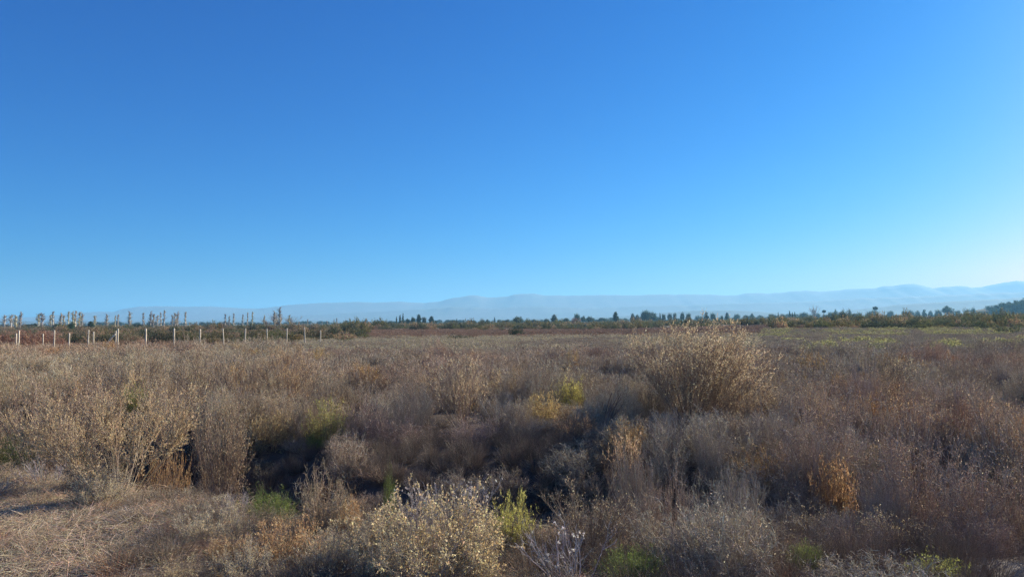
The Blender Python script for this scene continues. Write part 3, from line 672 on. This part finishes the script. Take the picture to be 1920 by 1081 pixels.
pops = [(5, 590, 14, 3), (18, 589, 12, 3), (27, 590, 12, 1), (35, 584, 9, 1), (70, 587, 12, 3), (77, 586, 14, 3), (93, 589, 8, 2), (97, 583, 7, 0), (111, 586, 8, 1), (118, 591, 8, 2), (126, 583, 6, 0), (135, 583, 7, 1), (139, 582, 7, 0), (147, 584, 9, 2), (151, 587, 8, 1),
        (175, 591, 9, 2), (198, 588, 9, 1), (214, 591, 5, 0), (219, 589, 6, 0), (241, 583, 9, 1), (267, 586, 6, 0), (280, 583, 7, 1), (286, 588, 9, 2), (293, 590, 9, 3), (300, 585, 5, 0), (306, 581, 6, 0), (321, 590, 7, 2), (327, 586, 9, 2), (331, 583, 7, 1), (346, 584, 6, 0), (354, 604, 4, 0), (367, 603, 4, 0),
        (421, 588, 5, 0), (429, 592, 6, 2), (437, 587, 5, 0), (454, 589, 5, 0), (463, 585, 4, 0), (472, 584, 5, 0), (494, 590, 5, 1), (542, 590, 5, 0), (576, 598, 4, 0), (603, 602, 3, 0), (613, 601, 4, 0), (626, 598, 3, 0), (631, 596, 4, 0), (672, 596, 3, 0), (697, 598, 3, 0), (560, 602, 4, 0)]
words = 'first second third fourth fifth sixth seventh eighth ninth tenth eleventh twelfth thirteenth fourteenth fifteenth sixteenth'.split()
for i, (px, top, wp, k) in enumerate(sorted(pops)):
    d = 400 + (i * 37 % 90) + (150 if px > 590 else 0)
    look = ['very slim', 'slim', 'broader', 'broad feathery'][k]
    if px < 160: j = sum(1 for q in pops if q[0] < px); lb = '%s bare poplar behind the rusty bushes, %s counted from the left edge' % (look, words[j])
    elif px < 400: j = sum(1 for q in pops if 160 <= q[0] < px); lb = '%s bare poplar above the braced post stretch, %s in its row' % (look, (words + ['seventeenth'])[j])
    elif px < 550: j = sum(1 for q in pops if 400 <= q[0] < px); lb = '%s bare poplar around the grey thicket, %s from its left' % (look, words[j])
    else: j = sum(1 for q in pops if 550 <= q[0] < px); lb = '%s tiny far poplar right of the grey thicket, %s along' % (look, words[j])
    tree('poplar_tree', lb, POP[k], px, d, top, wp * 1.35, tint=R.choice([(1, 1, 1), (1.1, 1.05, .95), (.85, .85, .9), (1.15, 1.15, .9)]), group='bare poplars on the skyline')
for px, top, wp, lb in [(520, 585, 34, 'wide bare grey tree of the thicket, left half'), (547, 590, 34, 'wide bare grey tree of the thicket, right half'), (500, 596, 26, 'low bare grey tree at the left of the thicket'), (1530, 570, 21, 'lone bare round tree on the right skyline')]:
    tree('bare_tree', lb, RND[0 if px < 530 else 1], px, 420 if px < 1000 else 900, top, wp, tint=(.95, .95, .95))
tree('poplar_tree', 'tallest bare poplar standing in the grey thicket', POP[1], 524, 410, 575, 13, group='bare poplars on the skyline')
tree('poplar_tree', 'second tallest bare poplar of the grey thicket, left of the tallest', POP[1], 514, 412, 582, 12, group='bare poplars on the skyline')
ev = [('round', 118, 300, 608, 26, (1.6, 1.6, 1.), 'light green round tree above the short posts'), ('lumpy', 131, 330, 604, 18, (1, 1.2, .9), 'dark green tree right of the light green one'), ('round', 105, 360, 606, 16, (.9, 1., .9), 'dark low tree left of the light green one'), ('lumpy', 58, 480, 606, 30, (1, 1, 1), 'low dark green trees group between bare poplars at far left'), ('round', 4, 480, 608, 26, (1, 1, 1), 'low green tree at the left edge'),
  ('tall', 168, 380, 602, 14, (.9, 1.1, 1.), 'upright green tree left of the braced post'), ('lumpy', 157, 400, 610, 18, (.8, 1., 1.), 'low dark tree at the foot of the upright green one'), ('round', 189, 520, 609, 14, (.9, 1.1, 1.1), 'bluish green round tree just left of the brace'), ('round', 259, 400, 607, 22, (.8, 1., .9), 'dark round tree right of the braced post'), ('round', 276, 430, 609, 16, (.8, .95, .9), 'smaller dark round tree beside the dark round tree'),
  ('round', 379, 560, 609, 10, (.8, 1, 1), 'small dark tree above the third post right of the brace'), ('lumpy', 394, 560, 612, 14, (.8, .9, 1), 'low dark tree right of the small dark tree'), ('lumpy', 404, 620, 609, 8, (.8, .9, 1), 'tiny tree left of the small round pair'), ('round', 411, 620, 609, 9, (.8, .9, 1), 'tiny round tree left of the green round tree'), ('round', 430, 470, 607, 15, (.8, 1.2, .9), 'deep green round tree left of the grey thicket'), ('lumpy', 450, 620, 610, 10, (.8, 1., 1), 'tiny dark tree right of the deep green round tree'), ('lumpy', 466, 620, 609, 12, (.8, 1., 1), 'tiny dark tree under the paired slim poplars'),
  ('round', 649, 520, 605, 16, (.8, 1.1, .9), 'dark round tree above the pale soil patch'), ('round', 637, 620, 606, 10, (.9, 1.1, 1.2), 'small bluish tree left of that dark round tree'), ('lumpy', 668, 600, 605, 13, (.8, 1, .9), 'flat dark tree below the first tiny far poplar pair'), ('lumpy', 604, 640, 609, 9, (.8, .9, .9), 'tiny dark tree right of the last fence post'), ('lumpy', 695, 620, 608, 12, (.8, .9, .9), 'low dark tree before the big evergreen group'),
  ('lumpy', 731, 700, 602, 10, (.8, .9, 1.), 'small dark tree at the left of the evergreen group'), ('spire', 743.5, 700, 593, 3.5, (1.2, 1.1, 1.1), 'short spire tree at the left of the evergreen group'), ('spire', 750, 700, 590, 5, (1.2, 1.1, 1.1), 'broader grey spire tree in the evergreen group'), ('spire', 755.5, 690, 587, 3.5, (.9, .9, .9), 'tallest spire tree in the evergreen group'), ('round', 753, 680, 599, 14, (.8, .9, .9), 'dark round tree under the tallest spire'), ('round', 765, 690, 597, 11, (.9, 1.1, .9), 'green round tree right of the spires'),
  ('lumpy', 774, 690, 594, 13, (.9, 1., .9), 'lumpy tree in the middle of the evergreen group'), ('tall', 784.5, 700, 589, 11, (.75, .9, 1.), 'tallest rounded tree of the evergreen group'), ('round', 796.5, 700, 593.5, 10, (.9, .85, 1.1), 'purplish round tree right of the tallest rounded one'), ('tall', 810, 690, 592.5, 12, (.7, .9, 1.), 'dark upright tree at the right end of the evergreen group'), ('lumpy', 817, 700, 600, 8, (.8, 1., 1.), 'low tree at the foot of the dark upright tree'),
  ('round', 850, 900, 599, 10, (1, 1, 1), 'small far bluish tree left of the thin dark tower tree'), ('spire', 857, 760, 597, 3, (.8, .8, .8), 'thin dark column tree alone left of centre'), ('lumpy', 880, 900, 601, 10, (1, 1, 1), 'small far tree right of the thin column tree'), ('lumpy', 905, 900, 599, 10, (.8, .9, 1), 'small dark tree far off, left one of a pair'), ('round', 915, 900, 598, 6, (.8, .9, 1), 'small dark tree far off, right one of a pair'), ('spire', 928, 900, 594, 3, (1, 1, 1), 'thin spire right of the far pair'), ('round', 935, 900, 599, 7, (.8, .9, 1), 'tiny round tree right of the thin spire'), ('lumpy', 952, 880, 598, 10, (1, .9, 1), 'small tree left of the centre dark tree'),
  ('round', 971, 640, 593, 21, (.8, 1.05, .95), 'dark round tree at the centre of the skyline'), ('round', 992, 660, 599.5, 15, (.8, .9, .9), 'low dark tree right of the centre round tree'), ('round', 1001, 900, 598, 10, (1, .9, 1), 'faint tree above the low dark tree'), ('round', 1026, 760, 597, 11, (.8, .95, 1), 'dark tree left of the square grey tree'), ('tall', 1041, 700, 589.5, 14, (1.7, 1.25, 1.3), 'pinkish grey square topped tree'), ('round', 1062, 860, 595.5, 13, (.9, 1., 1.), 'bluish low tree right of the pinkish grey one'),
  ('round', 1084, 760, 587.5, 13, (.75, 1.1, 1.), 'deep green tree behind the rust coloured bush'), ('lumpy', 1095, 820, 592, 12, (.9, 1, 1), 'dark tree right of the rust coloured bush'), ('round', 1106, 860, 592.5, 14, (1.2, 1, 1.), 'greyish round tree following the rust coloured bush'), ('round', 1130, 1000, 595.5, 18, (.9, 1, 1), 'low wide hazy tree before the lone slanted tree'),
  ('tall', 1155, 700, 584.5, 14, (.7, .85, 1.), 'lone dark tree with slanted crown right of centre'), ('tall', 1187, 900, 587.5, 10, (.8, .9, 1), 'left dark tree of a close pair'), ('round', 1196, 900, 589, 8, (.8, .9, 1), 'right dark tree of a close pair'),
  ('round', 1216, 860, 581.5, 27, (.7, .85, .95), 'largest rounded tree left of the tall shrub top'), ('round', 1229, 900, 585, 12, (.8, 1., 1.), 'tree merging with the right side of the largest rounded tree'), ('spire', 1239.5, 900, 586, 3, (.8, .9, 1), 'thin dark spire behind the tall shrub'), ('round', 1247, 900, 588, 9, (.8, .9, 1), 'dark tree right of that thin spire'), ('round', 1257, 920, 587, 10, (.8, .9, 1), 'left tree of the pair above the tall shrub'), ('round', 1266, 920, 586, 8, (.8, .9, 1), 'right tree of the pair above the tall shrub'),
  ('round', 1281, 900, 585, 9, (.7, .85, 1.), 'dark tree right above the crown of the tall shrub'), ('round', 1292, 900, 586.5, 11, (.7, .85, 1.), 'wide dark tree right above the crown of the tall shrub'), ('tall', 1327, 900, 585, 9, (.8, .9, 1), 'dark leaning tree right of the tall shrub crown'), ('round', 1340, 900, 586, 12, (.8, .9, 1), 'dark tree beside the leaning tree'), ('round', 1356, 950, 591, 6, (.8, .9, 1), 'tiny dark tree before the pointed one'), ('tall', 1366, 950, 586, 10, (.8, .9, 1), 'pointed dark tree over the right shoulder of the tall shrub'),
  ('round', 1385, 1200, 588, 13, (1, 1, 1), 'hazy blue tree over the right end of the tall shrub'), ('round', 1400, 1200, 590, 12, (1, 1, 1), 'second hazy blue tree over the right end of the tall shrub'), ('tall', 1413, 1200, 587.5, 9, (1, 1, 1), 'hazy pointed tree right of the tall shrub'),
  ('spire', 1462, 1000, 585, 3, (.9, 1, 1), 'first faint spire left of the dark cypress'), ('lumpy', 1470, 1000, 588, 10, (.9, 1, 1), 'dark lumpy tree left of the dark cypress'), ('spire', 1483.5, 950, 582, 4, (.7, .85, .9), 'tallest dark cypress on the right skyline'), ('spire', 1488.5, 950, 585, 3.5, (.7, .85, .9), 'dark cypress just right of the tallest cypress'), ('spire', 1493, 950, 584.5, 3.5, (.7, .85, .9), 'last dark cypress of the cypress trio'), ('round', 1508, 1100, 585, 17, (1, 1, 1), 'rounded hazy tree left of the lone bare tree'), ('umbrella', 1548, 900, 581, 7, (.7, .8, .8), 'small flat topped dark tree beside the lone bare tree'),
  ('round', 1562, 1100, 584.5, 12, (.8, 1., 1.), 'round tree left foot of the pointed conifer'), ('cone', 1569.5, 1050, 579.5, 12, (.8, 1.05, 1.), 'pointed conifer right of the lone bare tree'), ('lumpy', 1583, 1080, 583.5, 12, (.75, .95, 1), 'dark tree right of the pointed conifer'), ('cone', 1597, 1080, 581.5, 13, (.75, .95, 1), 'slanted dark conifer, second of the conifer group'), ('round', 1612, 1300, 586, 14, (1, 1, 1), 'hazy low tree left of the umbrella topped tree'),
  ('umbrella', 1645, 1000, 574.5, 8, (.8, .95, 1), 'tall umbrella topped tree on the right skyline'), ('round', 1638, 1250, 581.5, 26, (1, 1, 1), 'wide hazy tree beneath the umbrella topped tree'), ('round', 1672, 1300, 582, 14, (.9, 1, 1), 'rounded hazy tree right of the umbrella topped one'), ('round', 1699, 1300, 582.5, 9, (.8, .9, 1), 'small round hazy tree, first after the gap'), ('round', 1712, 1300, 581.5, 13, (.8, .9, 1), 'round hazy tree, second after the gap'), ('tall', 1737, 1300, 580, 9, (.8, .9, 1), 'upright hazy tree left of the broad spreading tree'), ('lumpy', 1725, 1350, 582, 14, (1, 1, 1), 'low hazy tree joining the round and upright ones'), ('round', 1748, 1300, 582, 9, (.8, .9, 1), 'small dark tree left of the broad spreading tree'),
  ('broad', 1782, 1050, 573.5, 34, (.65, .8, .9), 'broad spreading dark tree near the right skyline'), ('round', 1765, 1150, 580, 14, (.9, 1, 1), 'tree merged with the left of the broad spreading tree'), ('round', 1798, 1250, 581, 12, (1, 1, 1), 'tree at the right foot of the broad spreading tree'), ('round', 1817, 1400, 579, 18, (1, 1, 1), 'pale hazy round tree before the wooded hill'), ('round', 1829.5, 1200, 576, 9, (.7, .85, .95), 'dark round tree before the wooded hill'), ('round', 1848, 1500, 579.5, 22, (1, .95, 1), 'wide pale hazy tree touching the wooded hill')]
for k, px, d, top, wp, tn, lb in ev:
    tree('evergreen_tree', lb, GT[k], px, d, top, wp, tint=tn, group='trees on the skyline')
# wooded hill at the right edge and the far tree line
us = np.linspace(1830, 2420, 90); vs = np.linspace(-1, 1, 15); V = np.zeros((90, 15, 3)); WH = 1150
hill = [(1830, 597), (1852, 592), (1862, 584), (1875, 580), (1890, 575), (1900, 573), (1920, 570), (1960, 565), (2050, 562), (2250, 570), (2420, 590)]
for i, u in enumerate(us):
    x, _, z = at(u, float(interp_px(hill, u)), WH)
    for j, v in enumerate(vs): V[i, j] = (x, WH + v * 170, max(z, 0) * (1 - v * v) - .5 + H(x, WH))
link('wooded_hill', grid_mesh('wooded_hill', V, np.broadcast_to(np.array((.09, .09, .05)), V.shape), patch_mat('hill soil', .95, None, [(20, .4, .6, (.8, .8, .8))])), kind='structure')
FT = [norm(green_tree(200 + i, EV[k], leaf=.07, n=1500)) for i, k in enumerate(('round', 'lumpy', 'round', 'tall'))]
hp = []
for i in range(420):
    a = R.random() * 89; b = R.random() * .8; i0 = int(a)
    p = V[i0, 7 - int(b * 7)]
    s = R.uniform(7, 11); hp.append((p[0] + R.uniform(-6, 6), p[1] + R.uniform(-8, 8), p[2] - 1.5, R.random() * 6.28, 0, s * 1.3, s, R.randrange(4), tuple(np.array(R.choice([(.8, 1., .9), (.7, .8, .8), (1, 1, .8)])))))
mass('hill_forest', 'dense eucalyptus wood covering the hill at the right edge', 'forest', FT, hp)
fp = []
for i in range(1500):
    u = R.uniform(-.95, .95); y = R.uniform(1300, 2600); x = u * y
    h = R.uniform(4, 9) * (1 + .8 * NOI(x, y, 260, 2.)) * (1.15 if u > .1 else .8)
    fp.append((x, y, Hs(x, y) - .5, R.random() * 6.28, 0, h * R.uniform(1.1, 1.9), h, R.randrange(4), tuple(np.array(R.choice([(.9, 1., .9), (.8, .8, .9), (1.3, 1.1, .9)])))))
mass('far_treeline', 'continuous hazy line of far trees below the mountains', 'treeline', FT, fp)

# ---- fence posts
def post_mesh(name, h, r, seed, lean=(0, 0)):
    rng = np.random.default_rng(seed); g = G(); K = 9; k = 10
    t = np.linspace(0, 1, K); P = np.stack([lean[0] * t * h + .010 * np.sin(t * 5 + seed), lean[1] * t * h + .008 * np.cos(t * 4 + seed), -.05 + t * (h + .05)], -1)
    V = []
    for i in range(K):
        rad = r * (1.06 - .14 * t[i]) * (1 + .05 * math.sin(i * 2.1 + seed)); 
        for j in range(k): V.append(P[i] + np.array([math.cos(j * .6283), math.sin(j * .6283), 0]) * rad * (1 + .06 * math.sin(j * 3 + seed)))
    for j in range(k): V.append(P[-1] + np.array([math.cos(j * .6283) * r * .45, math.sin(j * .6283) * r * .45, .018]))
    q = [(i * k + j, i * k + (j + 1) % k, (i + 1) * k + (j + 1) % k, (i + 1) * k + j) for i in range(K) for j in range(k)]
    b = K * k; q += [(b, b + 1, b + 2, b + 3), (b, b + 3, b + 4, b + 5), (b, b + 5, b + 6, b + 7), (b, b + 7, b + 8, b + 9)]
    g.add(V, q, (.76, .68, .54)); return g.mesh(name, [PM])
PM = patch_mat('bare post wood', .8, None, [(.05, .4, .65, (.82, .76, .66)), (.4, .45, .6, (.85, .82, .78))], .02)
def post(px, d, top, lean, label, r=.055, grp='pale wooden fence posts'):
    x, y, z = at(px, top, d); g0 = Hs(x, y)
    o = link('fence_post', post_mesh('fence_post', z - g0, r * (1 + .15 * math.sin(px * 2.3)), int(px), (lean + .014 * math.sin(px * 1.7), .01)))
    o.location = (x, y, g0); o['label'] = label; o['category'] = 'post'; o['group'] = grp; return o
tall = [(35, -3, 'nearest tall pale post at the far left edge'), (103, -2, 'tall pale slightly bent post in front of the red brush'), (166, -1, 'tall pale post just left of the diagonal brace'), (221.5, 0, 'tall pale corner post with a diagonal brace'),
    (274, 1, 'tall pale post, first to the right of the diagonal brace'), (326, 2, 'tall pale post, second to the right of the diagonal brace'), (375, 3, 'tall pale post, third to the right of the diagonal brace'), (420, 4, 'tall pale leaning post, fourth to the right of the brace'), (460, 5, 'tall pale post, fifth to the right of the diagonal brace'),
    (502, 6, 'pale post, sixth to the right of the diagonal brace'), (538, 7, 'pale post, seventh to the right of the diagonal brace'), (572, 8, 'pale post, next to last at the right end of the row'), (601, 9, 'shortest pale post at the right end of the row')]
tops = {-3: 619.5, -2: 619, -1: 618.5, 0: 616, 1: 616, 2: 615.5, 3: 617, 4: 616, 5: 615.5, 6: 615.5, 7: 615, 8: 613.5, 9: 619}
for px, i, lb in tall:
    o = post(px, 62 + 2.33 * i, tops[i], {1: -.03, 4: -.04, -2: -.02, 6: -.03, 8: -.02}.get(i, 0.), lb, r=.062)
    if i == 0:      # diagonal brace of the corner post
        bm = post_mesh('brace', 2.2, .07, 77)
        b = link('brace', bm, parent=o); z1 = 1.55; ang = math.atan2(.95, z1)
        b.location = (-1.66, -.16, 0); b.rotation_euler = (0, math.radians(41.3), 0); b.scale = (1, 1, 1.04)
for px, d, top, lb in [(30, 60, 625, 'short pale post beside the tall one at the left edge'), (81, 61, 625.5, 'short pale post left of the tall bent post'), (129.5, 62, 624.5, 'short pale post midway between two tall posts, left of the brace'),
                      (175, 63, 622, 'short pale post close right of a tall post, left of the brace'), (217.5, 63.5, 620, 'short pale post right beside the corner post at the brace')]:
    post(px, d, top, 0., lb, r=.05)

# ---- straw and litter on the bank, loose grass
ST = []
for i in range(4):
    rng = np.random.default_rng(300 + i); f = G(); n = 900
    P0 = np.stack([rng.normal(0, .3, n), rng.normal(0, .3, n), rng.uniform(0, .05, n)], -1); a = rng.random(n) * 6.28 if i % 2 else rng.normal(.3, .7, n)
    D = np.stack([np.cos(a), np.sin(a), rng.normal(.12, .2, n)], -1)
    P = path(rng, P0, D, rng.uniform(.08, .32, n), 4, up=-.25, wob=.12)
    P[..., 2] = np.maximum(P[..., 2], .004)
    tubes(f, P, .0024, .0012, mixcols(rng, n, [(.66, .57, .44), (.74, .65, .52), (.50, .42, .32), (.58, .46, .33)], .2), rng=rng)
    ST.append((G(), f))
for i in range(2): ST.append(norm(tuft(310 + i, [(.56, .48, .36), (.46, .38, .29), (.38, .31, .25)], n=260, lean=1.1)))
ST.append(norm(tuft(320, [(.42, .24, .15), (.50, .32, .20)], n=240, lean=1.0)))
sp = []
for x, y in scatter(4.6, 15, .24, .9):
    e = y - float(bank_edge(x)); px = pxof(x, y)
    if e > .8 or px > 1500 or (px > 520 and R.random() < .6): continue
    t = np.array([1.16, 1.15, 1.12]) * (1 + .4 * NOI(x, y, .8, 3.))
    if R.random() < .8: sp.append((x, y, Hs(x, y) + .0, R.uniform(0, 6.28), .05, R.uniform(.6, 1.1), R.uniform(.6, 1.2), R.randrange(4), tuple(t)))
    if R.random() < .16 + .25 * float(sm(-1.5, 0, e)): s = R.uniform(.16, .4); sp.append((x, y, Hs(x, y) - .01, R.uniform(0, 6.28), .1, s * 1.4, s * R.uniform(.5, .9), 4 + (2 if R.random() < .3 else R.randrange(2)), tuple(t)))
mass('straw_litter', 'flattened straw and dry grass on the bank at the lower left', 'dry grass', ST, sp)
wd = []
for x, y in scatter(5.4, 18, .34, .9):
    if not free(x, y): continue
    px = pxof(x, y); e = y - float(bank_edge(x))
    if e < -.3 and px < 250: continue
    k = R.random()
    if k < .8: s = R.uniform(.25, .55); wd.append((x, y, Hs(x, y) - .02, R.uniform(0, 6.28), .2, s * 1.3, s, 4 + R.randrange(2), (.6, .58, .6)))
mass('understory_grass', 'dull dry grass between the dead bushes in the foreground', 'dry grass', ST, wd)
